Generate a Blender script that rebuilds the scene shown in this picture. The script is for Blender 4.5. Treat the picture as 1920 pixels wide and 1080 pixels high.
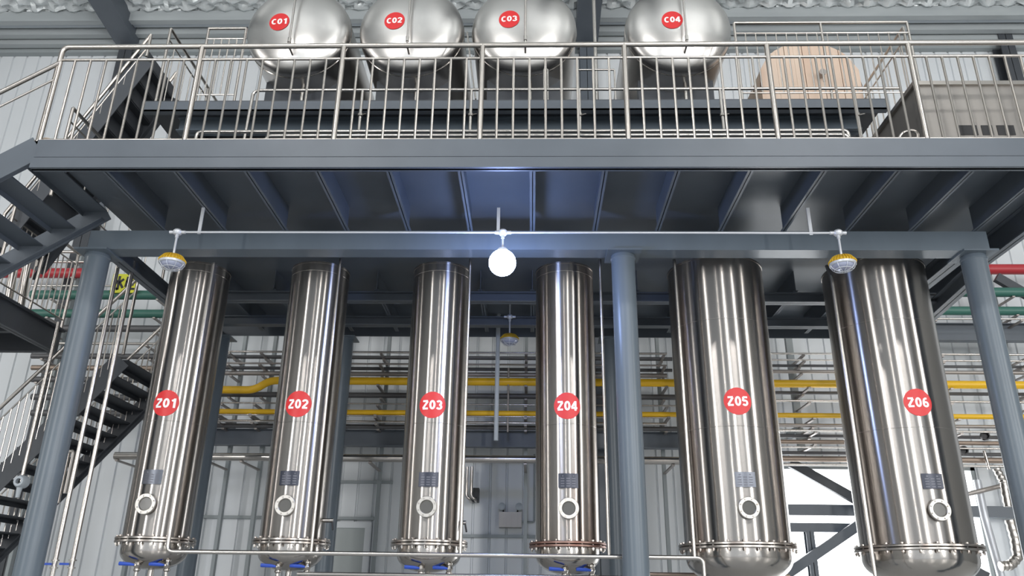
import bpy, math, random
from mathutils import Vector, Matrix
random.seed(7)
for o in list(bpy.data.objects): bpy.data.objects.remove(o)
scn = bpy.context.scene
COL = scn.collection
PI = math.pi
# ------------------------------------------------------------------ camera, world, light, exposure
EYE = 1.55
F = 1483.5; PITCH = math.radians(21.56); YAW = math.radians(1.62); ROLL = math.radians(.77)
RM = Matrix.Rotation(YAW, 3, 'Z') @ Matrix.Rotation(PI/2 + PITCH, 3, 'X') @ Matrix.Rotation(ROLL, 3, 'Z')
cd = bpy.data.cameras.new('camera'); cam = bpy.data.objects.new('camera', cd); COL.objects.link(cam)
cam.matrix_world = Matrix.Translation((0, 0, EYE)) @ RM.to_4x4()
cd.sensor_width = 36; cd.lens = F/1920*36; cd.clip_start = .05; cd.clip_end = 300
scn.camera = cam
w = bpy.data.worlds.new('world'); scn.world = w; w.use_nodes = True
bg = w.node_tree.nodes['Background']; bg.inputs[0].default_value = (.86, .93, 1, 1); bg.inputs[1].default_value = .55
scn.view_settings.view_transform = 'Standard'; scn.view_settings.look = 'None'
scn.view_settings.exposure = 0.85; scn.view_settings.gamma = 1; scn.view_settings.use_curve_mapping = False
def area(name, loc, target, sx, sy, power, color=(1, 1, 1)):
    l = bpy.data.lights.new(name, 'AREA'); l.shape = 'RECTANGLE'; l.size = sx; l.size_y = sy; l.energy = power; l.color = color
    o = bpy.data.objects.new(name, l); COL.objects.link(o); o.location = loc
    o.rotation_euler = (Vector(target) - Vector(loc)).to_track_quat('-Z', 'Y').to_euler()
    return o
# tall windows in the hall's front wall, behind the photographer, and high bay lamps under the roof
for x, y, ww, p in ((-12.6, 4.5, .3, 110), (-10.4, -8.5, .45, 300), (-1.0, -9, .12, 60), (3.3, -9, .40, 270), (10.6, -9, .5, 330), (14.6, -2.0, .6, 260)):
    area('hall_window_light', (x, y, 5.6), (x*.1, 8.5, 4.0), ww, 6.2, p, (1, .985, .96))
for x, y in ((-4.5, -3.5), (5.5, -3.5)):
    area('high_bay_light', (x, y, 10.8), (x*.8, y+8.0, 3), 2.4, .5, 150, (1, .99, .97))

# ------------------------------------------------------------------ pixel -> point helpers
def ray(px, py):
    return RM @ Vector(((px - 960)/F, -(py - 540)/F, -1))
def P(px, py, Y):
    d = ray(px, py); return Vector((d.x/d.y*Y, Y, EYE + d.z/d.y*Y))
def PZ(px, py, z):
    d = ray(px, py); t = (z - EYE)/d.z; return Vector((d.x*t, d.y*t, z))
def PX(px, py, X):
    d = ray(px, py); t = X/d.x; return Vector((X, d.y*t, EYE + d.z*t))

# ------------------------------------------------------------------ materials
def mat(name, col, rough=.5, metal=0, noise=None, bump=None, aniso=0, emit=None, spec=.5, coat=0):
    m = bpy.data.materials.new(name); m.use_nodes = True; nt = m.node_tree; b = nt.nodes['Principled BSDF']
    b.inputs['Base Color'].default_value = (*col, 1); b.inputs['Roughness'].default_value = rough; b.inputs['Metallic'].default_value = metal
    b.inputs['Specular IOR Level'].default_value = spec
    if coat: b.inputs['Coat Weight'].default_value = coat; b.inputs['Coat Roughness'].default_value = .15
    tc = nt.nodes.new('ShaderNodeTexCoord')
    if noise:   # (scale xyz, second colour, lo, hi)
        mp = nt.nodes.new('ShaderNodeMapping'); mp.inputs['Scale'].default_value = noise[0]
        n = nt.nodes.new('ShaderNodeTexNoise'); n.inputs['Scale'].default_value = 1; n.inputs['Detail'].default_value = 5
        r = nt.nodes.new('ShaderNodeMapRange'); r.inputs[1].default_value = noise[2]; r.inputs[2].default_value = noise[3]
        mx = nt.nodes.new('ShaderNodeMix'); mx.data_type = 'RGBA'; mx.inputs[6].default_value = (*col, 1); mx.inputs[7].default_value = (*noise[1], 1)
        nt.links.new(tc.outputs['Object'], mp.inputs[0]); nt.links.new(mp.outputs[0], n.inputs['Vector'])
        nt.links.new(n.outputs[0], r.inputs[0]); nt.links.new(r.outputs[0], mx.inputs[0]); nt.links.new(mx.outputs[2], b.inputs['Base Color'])
    if bump:    # (scale xyz, strength, distance)
        mp = nt.nodes.new('ShaderNodeMapping'); mp.inputs['Scale'].default_value = bump[0]
        n = nt.nodes.new('ShaderNodeTexNoise'); n.inputs['Scale'].default_value = 1; n.inputs['Detail'].default_value = 3
        bp = nt.nodes.new('ShaderNodeBump'); bp.inputs['Strength'].default_value = bump[1]; bp.inputs['Distance'].default_value = bump[2]
        nt.links.new(tc.outputs['Object'], mp.inputs[0]); nt.links.new(mp.outputs[0], n.inputs['Vector'])
        nt.links.new(n.outputs[0], bp.inputs['Height']); nt.links.new(bp.outputs[0], b.inputs['Normal'])
    if aniso:
        b.inputs['Anisotropic'].default_value = aniso; b.inputs['Anisotropic Rotation'].default_value = .25
        tg = nt.nodes.new('ShaderNodeTangent'); tg.direction_type = 'RADIAL'; tg.axis = 'Z'
        nt.links.new(tg.outputs[0], b.inputs['Tangent'])
    if emit:
        b.inputs['Emission Color'].default_value = (*emit[0], 1); b.inputs['Emission Strength'].default_value = emit[1]
    return m
M = {}
M['paint'] = mat('blue_grey_paint', (.105, .122, .145), .42, 0, ((2, 2, 2), (.085, .10, .12), .35, .8))
M['post'] = mat('column_paint', (.125, .155, .185), .34, 0, ((3, 3, 1), (.105, .13, .155), .4, .8))
M['paintd'] = mat('dark_grey_paint', (.06, .066, .076), .5, 0, ((2, 2, 2), (.045, .05, .06), .35, .8))
M['steel'] = mat('brushed_stainless', (.44, .41, .385), .24, 1, ((1.2, 1.2, .5), (.39, .36, .335), .35, .75), ((1.4, 1.4, .7), .14, .02), aniso=1.0)
M['steelrust'] = mat('stained_stainless', (.44, .41, .385), .26, 1, ((2.5, 2.5, .8), (.33, .25, .21), .45, .72), ((1.4, 1.4, .7), .14, .02), aniso=1.0)
M['head'] = mat('spun_stainless', (.66, .64, .62), .3, 1, ((1, 1, 2), (.58, .56, .54), .3, .8), ((1.5, 1.5, 1.5), .2, .02))
M['polish'] = mat('polished_stainless', (.44, .41, .38), .16, 1, None, ((5, 5, 5), .2, .02))
M['glassring'] = mat('sight_ring', (.50, .48, .45), .38, .9)
M['flange'] = mat('flange_steel', (.42, .395, .37), .28, 1, ((8, 8, 8), (.34, .285, .25), .45, .7))
M['flangerust'] = mat('rusty_flange', (.30, .20, .17), .4, .9, ((8, 8, 8), (.19, .10, .08), .4, .65))
M['rail'] = mat('railing_tube', (.50, .465, .43), .28, 1)
M['pipe'] = mat('pipe_stainless', (.52, .49, .46), .26, 1)
M['pipedull'] = mat('dull_pipe', (.36, .33, .31), .45, .7)
M['pipedark'] = mat('added_dark_pipe', (.11, .11, .115), .45, .3)
M['brown'] = mat('brown_pipe', (.30, .235, .19), .4, .6)
M['wall'] = mat('white_panel', (.70, .725, .75), .4, 0, ((.6, 3, .3), (.62, .645, .665), .3, .8))
M['wallside'] = mat('side_wall_panel', (.34, .35, .35), .5)
M['walld'] = mat('door_panel', (.40, .43, .43), .45, 0, ((.8, 2, .5), (.34, .37, .37), .3, .8))
M['trim'] = mat('grey_trim', (.30, .33, .34), .45)
M['yellow'] = mat('yellow_pipe_paint', (.80, .47, .015), .35)
M['green'] = mat('green_pipe_paint', (.04, .14, .11), .4)
M['red'] = mat('red_pipe_paint', (.42, .03, .04), .4)
M['redst'] = mat('red_sticker', (.66, .022, .025), .4, 0)
M['white'] = mat('white_letter', (.9, .9, .9), .45)
M['plate'] = mat('nameplate_dark', (.035, .04, .06), .3, .3)
M['platel'] = mat('nameplate_print', (.12, .125, .15), .4, .3)
M['plates'] = mat('nameplate_silver', (.13, .14, .165), .32, .7)
M['glassd'] = mat('sight_glass_pane', (.10, .095, .085), .12, 0, spec=.8)
M['conduit'] = mat('conduit_white', (.62, .64, .68), .35, .3)
M['lampy'] = mat('lamp_yellow', (.62, .40, .03), .45)
M['lampg'] = mat('lamp_glass', (.45, .48, .62), .12, .3)
M['lit'] = mat('lit_lamp', (1, 1, 1), .4, emit=((.38, .52, 1.0), 52))
M['blue'] = mat('valve_blue', (.03, .09, .50), .4)
M['black'] = mat('black_plastic', (.012, .012, .014), .5)
M['wood'] = mat('pale_plywood', (.60, .44, .34), .6, 0, ((5, 5, .8), (.68, .56, .46), .3, .75))
M['cab'] = mat('cabinet_stainless', (.33, .31, .29), .38, .55, ((6, 6, .5), (.27, .255, .24), .35, .75))
M['floor'] = mat('grey_floor', (.50, .51, .51), .35)
M['sign'] = mat('sign_yellow', (.62, .62, .03), .5)
M['day'] = mat('daylit_pane', (1, 1, 1), .5, emit=((.97, .99, 1), 4.0))
M['roof'] = mat('foil_insulation', (.80, .83, .84), .3, .35, ((3, 3, 3), (.66, .70, .71), .3, .7), ((9, 9, 9), .35, .04))
M['eave'] = mat('eave_steel', (.40, .43, .44), .4, 0, ((1, 6, 6), (.33, .355, .37), .3, .8))
M['light'] = mat('pale_steel_grey', (.42, .46, .50), .45)  # even pale blue-grey for one eave strip, fittings and a pipe

# ------------------------------------------------------------------ mesh helpers
ORG = {}
class MB:
    def __init__(s): s.v = []; s.f = []
    def add(s, vs, fs):
        k = len(s.v); s.v += [Vector(v) for v in vs]; s.f += [tuple(i + k for i in f) for f in fs]; return s
    def box(s, a, b):
        x0, y0, z0 = (min(a[i], b[i]) for i in range(3)); x1, y1, z1 = (max(a[i], b[i]) for i in range(3))
        return s.add([(x0, y0, z0), (x1, y0, z0), (x1, y1, z0), (x0, y1, z0), (x0, y0, z1), (x1, y0, z1), (x1, y1, z1), (x0, y1, z1)],
                     [(0, 3, 2, 1), (4, 5, 6, 7), (0, 1, 5, 4), (1, 2, 6, 5), (2, 3, 7, 6), (3, 0, 4, 7)])
    def bar(s, a, b, wid, hei, up=(0, 0, 1)):       # rectangular bar from a to b; wid sideways, hei along up
        a, b = Vector(a), Vector(b); d = (b - a).normalized(); sd = d.cross(Vector(up)).normalized(); u = sd.cross(d)
        vs = []
        for p in (a, b):
            for i, j in ((-1, -1), (1, -1), (1, 1), (-1, 1)): vs.append(p + sd*(wid/2*i) + u*(hei/2*j))
        return s.add(vs, [(0, 1, 2, 3), (7, 6, 5, 4), (0, 4, 5, 1), (1, 5, 6, 2), (2, 6, 7, 3), (3, 7, 4, 0)])
    def hbeam(s, a, b, wid, hei, tf=.014, tw=.01, up=(0, 0, 1)):   # I section
        a, b = Vector(a), Vector(b); d = (b - a).normalized(); sd = d.cross(Vector(up)).normalized(); u = sd.cross(d)
        s.bar(a, b, tw, hei, up)
        for k in (-1, 1): s.bar(a + u*k*(hei - tf)/2, b + u*k*(hei - tf)/2, wid, tf, up)
        return s
    def tube(s, pts, r, n=12, bend=0, cap=True):
        pts = [Vector(p) for p in pts]
        if bend and len(pts) > 2:
            q = [pts[0]]
            for i in range(1, len(pts) - 1):
                a, b, c = pts[i-1], pts[i], pts[i+1]; d1 = (a - b); d2 = (c - b); L = min(bend, d1.length*.49, d2.length*.49)
                p0 = b + d1.normalized()*L; p2 = b + d2.normalized()*L
                for k in range(6):
                    t = k/5; q.append(p0*(1-t)**2 + b*2*t*(1-t) + p2*t*t)
            q.append(pts[-1]); pts = q
        rr = r if isinstance(r, (list, tuple)) else [r]*len(pts)
        vs = []; fs = []; u = None
        for i, p in enumerate(pts):
            d = (pts[min(i+1, len(pts)-1)] - pts[max(i-1, 0)]).normalized()
            if u is None:
                u = d.cross(Vector((0, 0, 1))); u = u if u.length > .01 else d.cross(Vector((1, 0, 0)))
            u = (u - d*u.dot(d)).normalized(); v = d.cross(u)
            for k in range(n):
                a = 2*PI*k/n; vs.append(p + u*(math.cos(a)*rr[i]) + v*(math.sin(a)*rr[i]))
        for i in range(len(pts)-1):
            for k in range(n):
                k2 = (k+1) % n; fs.append((i*n+k, i*n+k2, (i+1)*n+k2, (i+1)*n+k))
        if cap: fs.append(tuple(reversed(range(n)))); fs.append(tuple((len(pts)-1)*n + k for k in range(n)))
        return s.add(vs, fs)
    def lathe(s, prof, c=(0, 0, 0), axis='Z', n=48, close=True):    # prof: (r, h) along axis
        c = Vector(c); vs = []; fs = []; m = len(prof)
        for (r, h) in prof:
            for k in range(n):
                a = 2*PI*k/n; x, y = math.cos(a)*r, math.sin(a)*r
                vs.append(c + (Vector((x, y, h)) if axis == 'Z' else Vector((x, -h, y)) if axis == '-Y' else Vector((h, x, y))))
        for i in range(m-1):
            for k in range(n):
                k2 = (k+1) % n; fs.append((i*n+k, i*n+k2, (i+1)*n+k2, (i+1)*n+k))
        if close:
            if prof[0][0] > 1e-6: fs.append(tuple(reversed(range(n))))
            if prof[-1][0] > 1e-6: fs.append(tuple((m-1)*n + k for k in range(n)))
        return s.add(vs, fs)
    def build(s, name, m, parent=None, origin=None, sharp=38):
        me = bpy.data.meshes.new(name)
        if parent is not None: off = ORG.get(parent.name, Vector((0, 0, 0)))
        elif origin is not None: off = Vector(origin)
        else:
            xs = [v.x for v in s.v]; ys = [v.y for v in s.v]; zs = [v.z for v in s.v]
            off = Vector(((min(xs)+max(xs))/2, (min(ys)+max(ys))/2, min(zs)))
        me.from_pydata([v - off for v in s.v], [], s.f); me.validate()
        me.materials.append(M[m] if isinstance(m, str) else m)
        me.polygons.foreach_set('use_smooth', [True]*len(me.polygons))
        try: me.set_sharp_from_angle(angle=math.radians(sharp))
        except Exception: pass
        o = bpy.data.objects.new(name, me); COL.objects.link(o)
        if parent is not None: o.parent = parent; ORG[o.name] = off
        else: o.location = off; ORG[o.name] = off
        return o
def tag(o, label=None, cat=None, group=None, kind=None):
    if label: o['label'] = label
    if cat: o['category'] = cat
    if group: o['group'] = group
    if kind: o['kind'] = kind
    return o
def empty(name, loc, label=None, cat=None, group=None):
    o = bpy.data.objects.new(name, None); COL.objects.link(o); o.location = loc; o.empty_display_size = .1
    ORG[o.name] = Vector(loc); return tag(o, label, cat, group)
def struct(name, mb, m, parent=None):
    o = mb.build(name, m, parent)
    if parent is None: o['kind'] = 'structure'
    return o
def inst(src, name, parent, delta):     # a repeat of a part, sharing its mesh
    c = src.copy(); c.name = name; COL.objects.link(c); c.parent = parent; c.location = src.location + Vector(delta); return c
def arc(cx, cy, rx, ry, a0, a1, n=14):
    return [(cx + rx*math.cos(math.radians(a0 + (a1-a0)*k/n)), cy + ry*math.sin(math.radians(a0 + (a1-a0)*k/n))) for k in range(n+1)]
GL = {   # centre lines of the characters in a box .62 wide and 1 high
 'C': [arc(.33, .5, .23, .40, 50, 310, 22)],
 'Z': [[(.06, .90), (.54, .90)], [(.52, .86), (.08, .14)], [(.05, .10), (.56, .10)]],
 '0': [arc(.31, .5, .19, .40, 0, 360, 28)],
 '1': [[(.36, 0), (.36, 1)], [(.36, .88), (.12, .72)]],
 '2': [arc(.30, .70, .20, .21, 170, -35, 14) + [(.12, .12)], [(.06, .10), (.54, .10)]],
 '3': [arc(.28, .70, .19, .205, 155, -85, 14), arc(.28, .29, .21, .205, 85, -155, 14)],
 '4': [[(.42, 0), (.42, 1)], [(.40, .94), (.06, .32)], [(.02, .28), (.60, .28)]],
 '5': [[(.14, .90), (.54, .90)], [(.16, .92), (.12, .50)], arc(.29, .33, .21, .235, 140, -150, 16)],
 '6': [arc(.31, .31, .195, .215, 0, 360, 24), [(.115, .34), (.13, .60), (.20, .80), (.32, .895), (.46, .87)]]}
def text_geo(txt, sw=.20):
    vs = []; fs = []; adv = .66
    for ci, ch in enumerate(txt):
        for pl in GL[ch]:
            q = [pl[0]]                                   # subdivide so that it can bend round a tank
            for a, b in zip(pl[:-1], pl[1:]):
                m = max(1, int(math.hypot(b[0]-a[0], b[1]-a[1])/.1))
                q += [(a[0]+(b[0]-a[0])*k/m, a[1]+(b[1]-a[1])*k/m) for k in range(1, m+1)]
            k0 = len(vs)
            for i, p in enumerate(q):
                a = q[max(i-1, 0)]; b = q[min(i+1, len(q)-1)]
                if pl[0] == pl[-1] or (abs(pl[0][0]-pl[-1][0]) < 1e-6 and abs(pl[0][1]-pl[-1][1]) < 1e-6):
                    if i == 0: a = q[-2]
                    if i == len(q)-1: b = q[1]
                dx, dy = b[0]-a[0], b[1]-a[1]; L = math.hypot(dx, dy); nx, ny = -dy/L*sw/2, dx/L*sw/2
                vs += [(p[0]+nx+ci*adv, p[1]+ny), (p[0]-nx+ci*adv, p[1]-ny)]
            for i in range(len(q)-1):
                k = k0+2*i; fs.append((k, k+1, k+3, k+2))
    xs = [v[0] for v in vs]; ys = [v[1] for v in vs]; cx = (min(xs)+max(xs))/2; cy = (min(ys)+max(ys))/2
    W = max(xs)-min(xs); H = max(ys)-min(ys)
    return [((x-cx)/W, (y-cy)/H) for x, y in vs], fs, W/H

# ================================================================== DIMENSIONS
ZD = EYE + 3.78            # walking surface of the platform
ZJ = EYE + 3.488           # underside of joists
YF = 6.0                   # front edge of the platform
YB = 7.25                  # front face of the main beam
YT = 8.2                   # axis of the columns Z01..Z06
YP = 7.56                  # the pipe header in front of them
YW = 12.5                  # rear wall
Z2 = P(960, 187, 8.0).z    # upper platform surface
XR = PZ(1875, 475, ZJ).x   # right edge of the platform
XL = P(72, 262, YF).x      # left corner
ZR = EYE + 4.83            # top rail of the front railing

# ================================================================== SETTING
struct('floor', MB().box((-14, -10, -.1), (16, YW+.2, 0)), 'floor')
def ribbed(x0, x1, z0, z1, y, step=.255):       # panel wall with narrow vertical grooves
    mb = MB(); n = int(round((x1-x0)/step)); prof = []
    for i in range(n):
        x = x0 + i*(x1-x0)/n
        prof += [(x, y), (x+.012, y+.028), (x+.03, y+.028), (x+.042, y)]
    prof.append((x1, y))
    vs = []; fs = []
    for (x, yy) in prof: vs += [(x, yy, z0), (x, yy, z1)]
    for i in range(len(prof)-1): fs.append((2*i, 2*i+2, 2*i+3, 2*i+1))
    k = len(vs); vs += [(x0, y+.15, z0), (x1, y+.15, z0), (x1, y+.15, z1), (x0, y+.15, z1)]; fs.append((k, k+3, k+2, k+1))
    return mb.add(vs, fs)
# rear wall: left/centre part, a strip above the big opening and a part right of it
wx0 = P(1455, 960, YW).x; wx1 = P(1852, 1000, YW).x; wz = P(1540, 872, YW).z
ZE = P(960, 92, YW).z
mb = ribbed(-13, wx0, 0, ZE+.6, YW)
m2 = ribbed(wx0, wx1, wz, ZE+.6, YW); mb.add(m2.v, m2.f)
m2 = ribbed(wx1, 15, 0, ZE+.6, YW); mb.add(m2.v, m2.f)
struct('wall_back', mb, 'wall')
struct('wall_left', MB().box((-13.15, -10, 0), (-13, YW+.1, ZE+3)), 'wallside')
struct('wall_front', MB().box((-13, -10.15, 8.8), (15, -10, ZE+3)), 'wallside')
struct('wall_right', MB().box((15, -10, 0), (15.15, YW+.1, ZE+3)), 'wallside')
mb = MB(); mb.box((wx0-.1, YW+.35, 0), (wx1+.1, YW+.40, wz+.1))
win = MB(); t = .06
for x in (wx0, wx1-t): win.box((x, YW+.02, 0), (x+t, YW+.12, wz))
win.box((wx0, YW+.02, wz-t), (wx1, YW+.12, wz))
wo = struct('window_1', win, 'trim'); g = mb.build('pane', 'day', wo)
# roof: quilted foil between battens, rising towards the photographer
def roofz(y): return ZE + .35 + (YW - y)*.10
mb = MB(); vs = []; fs = []
nx, ny = 300, 60; rx0, rx1, ry0, ry1 = -12, 14, 9.5, YW
for j in range(ny+1):
    y = ry0 + (ry1-ry0)*j/ny
    for i in range(nx+1):
        x = rx0 + (rx1-rx0)*i/nx
        a = abs(math.sin((x + y*1.0)*PI/.36)); b = abs(math.sin((x - y*1.0)*PI/.36))
        vs.append((x, y, roofz(y) - .16*min(a, b)**.5 + random.uniform(-.008, .008)))
for j in range(ny):
    for i in range(nx):
        k = j*(nx+1)+i; fs.append((k, k+nx+1, k+nx+2, k+1))
mb.add(vs, fs)
k = len(mb.v); mb.add([(-12, -10, roofz(-10)), (14, -10, roofz(-10)), (14, 9.5, roofz(9.5)), (-12, 9.5, roofz(9.5))], [(0, 3, 2, 1)])
struct('ceiling', mb, 'roof')
# eave members on the rear wall
def tstruct(i, y0, y1, Y, m, dep=.12):
    a = P(960, y0, Y).z; b = P(960, y1, Y).z
    struct('trim_%d' % i, MB().box((-12, Y, b), (14, Y+dep, a)), m)
tstruct(1, 16, 34, YW-.75, 'eave'); tstruct(2, 36, 42, YW-.60, 'light', .08); tstruct(3, 44, 60, YW-.45, 'eave'); tstruct(4, 62, 78, YW-.28, 'eave'); tstruct(5, 80, 94, YW-.12, 'trim')
# door frames in the lower rear wall
def door(i, xa, xb, ytop):
    a = P(xa, ytop, YW-.02); b = P(xb, ytop, YW-.02)
    o = struct('door_%d' % i, MB().box((a.x, YW-.05, 0), (b.x, YW-.002, a.z)), 'walld')
    f = MB(); t = .09
    f.box((a.x-t, YW-.09, 0), (a.x, YW-.01, a.z+t)); f.box((b.x, YW-.09, 0), (b.x+t, YW-.01, a.z+t)); f.box((a.x, YW-.09, a.z), (b.x, YW-.01, a.z+t))
    f.build('door_frame', 'wall', o)
    MB().tube([(b.x-.12, YW-.05, 1.0), (b.x-.12, YW-.11, 1.0), (b.x-.24, YW-.11, 1.0)], .012, 8).build('door_handle', 'pipe', o)
door(1, 610, 686, 990)
for i, (xa, ya, xb, yb, rr) in enumerate(((370, 968, 700, 968, .022), (850, 1004, 1005, 1004, .022), (610, 902, 735, 902, .02))):
    a = P(xa, ya, YW-.1); b = P(xb, yb, YW-.1)
    struct('trim_%d' % (6+i), MB().box((a.x, YW-.06, a.z-rr), (b.x, YW-.001, a.z+rr)), 'trim')

# ---------------- building frame
for px, py, lab in ((236, 80, 'blue grey roof rafter coming forward over the railing at far left'), (1100, 80, 'blue grey roof rafter above the column between tanks C03 and C04')):
    c = P(px, py, YW-.35)
    tag(MB().bar((c.x, YW-.2, c.z+.16), (c.x, 4.0, c.z+.16+.85), .42, .36).build('roof_rafter', 'paint'), lab, 'beam')
    tag(MB().hbeam((c.x, YW-.18, 0), (c.x, YW-.18, c.z+.0), .26, .26, up=(0, 1, 0)).build('wall_column', 'paint' if px > 900 else 'paintd'),
        ('blue grey steel wall column rising between tanks C03 and C04' if px > 900 else 'dark grey steel wall column under the rafter at upper left'), 'column')
c = P(1905, 130, YW-.35)
tag(MB().hbeam((c.x, YW-.18, 0), (c.x, YW-.18, c.z+3), .26, .26, up=(0, 1, 0)).build('wall_column', 'paintd'), 'dark steel wall column at the far right edge behind the stainless cabinet', 'column')

# ================================================================== MAIN PLATFORM
YBK = 10.6
plat = empty('steel_platform', (0, YF, ZJ), 'blue grey steel mezzanine platform with ribbed underside above the six upright columns', 'platform')
hole = MB()
hole.box((XL, YF+.02, ZD-.03), (XR, YBK, ZD)); hole.build('deck_plate', 'paint', plat)
zb = ZJ
fa = MB(); zg = P(960, 293, YF).z; zg2 = P(960, 297, YF).z
fa.box((XL, YF, zg), (XR+.05, YF+.02, ZD+.005)); fa.build('kick_plate', 'paint', plat)
fb = MB().box((XL-.0, YF-.025, ZJ), (XR+.05, YF+.055, zg2)); fb.box((XL, YF+.005, ZJ), (XR+.05, YF+.03, ZD-.03)); fb.build('edge_channel', 'paint', plat)
XJ = [-2.528 + .632*i*.998 for i in range(-4, 13)]
j0 = None
for i, x in enumerate(XJ):
    if x < XL + .2 or x > XR - .15: continue
    for (ya, yb) in ((YF+.055, YB), (8.9, YBK-.1)):
        mj = MB().box((x-.004, ya, ZJ), (x+.004, yb, ZD-.03)); mj.box((x-.026, ya, ZJ), (x+.026, yb, ZJ+.008)); mj.build('joist', 'paint', plat)
zbb = P(960, 468, YB).z
xb0 = P(163, 466, YB).x; xb1 = P(1856, 466, YB).x
MB().box((xb0, YB, zbb+.014), (xb1, YB+.012, ZJ)).box((xb0, YB, zbb), (xb1, YB+.20, zbb+.014)).box((xb0, YB+.188, zbb+.014), (xb1, YB+.20, ZJ)).build('main_beam', 'post', plat)
for Y in (9.0, 9.9):
    MB().hbeam((xb0, Y, ZJ-.06), (xb1+.3, Y, ZJ-.06), .12, .12).build('cross_beam', 'paint', plat)
MB().box((XL, YBK, ZJ-.035), (XR, YBK+.02, ZD)).build('rear_channel', 'paint', plat)
MB().hbeam((XR, YF+.05, (ZJ+ZD-.03)/2), (XR, YBK, (ZJ+ZD-.03)/2), .1, ZD-.03-ZJ).build('side_beam', 'paint', plat)
MB().hbeam((xb0+.1, YB+.2, ZJ-.08), (xb0+.1, YBK, ZJ-.08), .14, .16).build('side_beam', 'paint', plat)
MB().hbeam((xb1-.12, YB+.2, ZJ-.08), (xb1-.12, YBK, ZJ-.08), .14, .16).build('side_beam', 'paint', plat)
# diagonal struts under the right end
# round support columns
for X, lab in ((-4.6*7.36/7.55, 'thick blue grey round column at the left end of the platform beam'),
               (.935*7.36/7.55, 'thick blue grey round column between the stainless columns Z04 and Z05'),
               (4.524*7.36/7.55, 'thick blue grey round column at the right end of the platform beam')):
    c = empty('support_column', (X, 7.37, 0), lab, 'column', 'round columns carrying the platform')
    MB().lathe([(.118, .02), (.118, zbb-.07)], (X, 7.37, 0), n=40).build('shaft', 'post', c)
    MB().lathe([(.118, zbb-.07), (.125, zbb-.062), (.125, zbb-.045), (.118, zbb-.035), (.118, zbb-.02)], (X, 7.37, 0), n=40).build('collar', 'post', c)
    MB().box((X-.17, 7.2, zbb-.02), (X+.17, 7.54, zbb)).build('cap_plate', 'post', c)
    MB().box((X-.2, 7.17, 0), (X+.2, 7.57, .02)).build('base_plate', 'post', c)
for i, (X, Y) in enumerate(((-4.25, 10.2), (-1.65, 10.2), (1.0, 10.2), (4.7, 10.2))):
    lab = ('rear blue grey round column just right of column Z01', 'rear blue grey round column just right of column Z02', 'rear round column hidden mostly behind the middle front column', 'rear blue grey round column at the right behind column Z06')[i]
    X = (P(350, 1060, 10.2).x, P(618, 950, 10.2).x, P(1155, 950, 10.2).x, P(1800, 1060, 10.2).x)[i]
    c = empty('rear_support_column', (X, 10.2, 0), lab, 'column', 'rear columns under the platform')
    MB().lathe([(.11, .0), (.11, ZJ-.2)], (X, 10.2, 0), n=28).build('shaft', 'post', c)
    MB().box((X-.16, 10.05, ZJ-.215), (X+.16, 10.35, ZJ-.2)).build('cap_plate', 'post', c)

# ================================================================== RAILINGS
def front_railing():
    xs = [P(px, 86, YF+.04).x for px in (120, 380, 645, 905, 1170, 1437, 1702, 1966)]
    r = empty('front_railing', (0, YF+.04, ZD), 'long stainless tube railing along the front edge of the platform', 'railing')
    y = YF + .04; zt = ZR; zm = P(960, 109, y).z
    MB().tube([(xs[0]+.0, y, ZD+.0), (xs[0], y, zt), (xs[-1]+.5, y, zt)], .024, 14, .07).build('top_rail', 'rail', r)
    MB().tube([(xs[0], y, zm), (xs[-1]+.5, y, zm)], .014, 10).build('mid_rail', 'rail', r)
    MB().tube([(xs[0], y, ZD+.03), (xs[-1]+.5, y, ZD+.03)], .010, 10).build('bottom_rail', 'rail', r)
    for i, x in enumerate(xs[1:]):
        MB().tube([(x, y, ZD), (x, y, zt)], .024, 12).build('post', 'rail', r)
    b0 = None
    for a, b in zip(xs[:-1], xs[1:]):
        n = 9
        for k in range(1, n):
            x = a + (b-a)*k/n
            if x > 6.2: continue
            if b0 is None:
                b0 = MB().tube([(x, y, ZD+.03), (x, y, zm)], .0115, 8).build('baluster', 'rail', r); x00 = x
            else: inst(b0, 'baluster', r, (x-x00, 0, 0))
    for x in xs: MB().lathe([(.035, ZD), (.035, ZD+.008)], (x, y, 0), n=16).build('post_foot', 'rail', r)
    return xs
XS = front_railing()
def rail_run(name, a, b, h, label, n=8, rp=.019, posts=2, gap=.12, group=None, mid=True):
    """straight railing between floor points a and b (a sloping run when their heights differ)"""
    a, b = Vector(a), Vector(b); r = empty(name, a, label, 'railing', group)
    up = Vector((0, 0, h)); um = Vector((0, 0, h-.16)); ub = Vector((0, 0, gap))
    MB().tube([a+up, b+up], rp, 12).build('top_rail', 'rail', r)
    MB().tube([a+um, b+um], .010, 8).build('mid_rail', 'rail', r)
    MB().tube([a+ub, b+ub], .010, 8).build('bottom_rail', 'rail', r)
    for k in range(posts):
        p = a + (b-a)*(k/(posts-1)); MB().tube([p, p+up], rp*.9, 10).build('post', 'rail', r)
    b0 = None; n = int(n)
    for k in range(1, n):
        p = a + (b-a)*(k/n)
        if b0 is None: b0 = MB().tube([p+ub, p+um], .0085, 6).build('baluster', 'rail', r); p0 = p
        else: inst(b0, 'baluster', r, p - p0)
    return r
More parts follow.
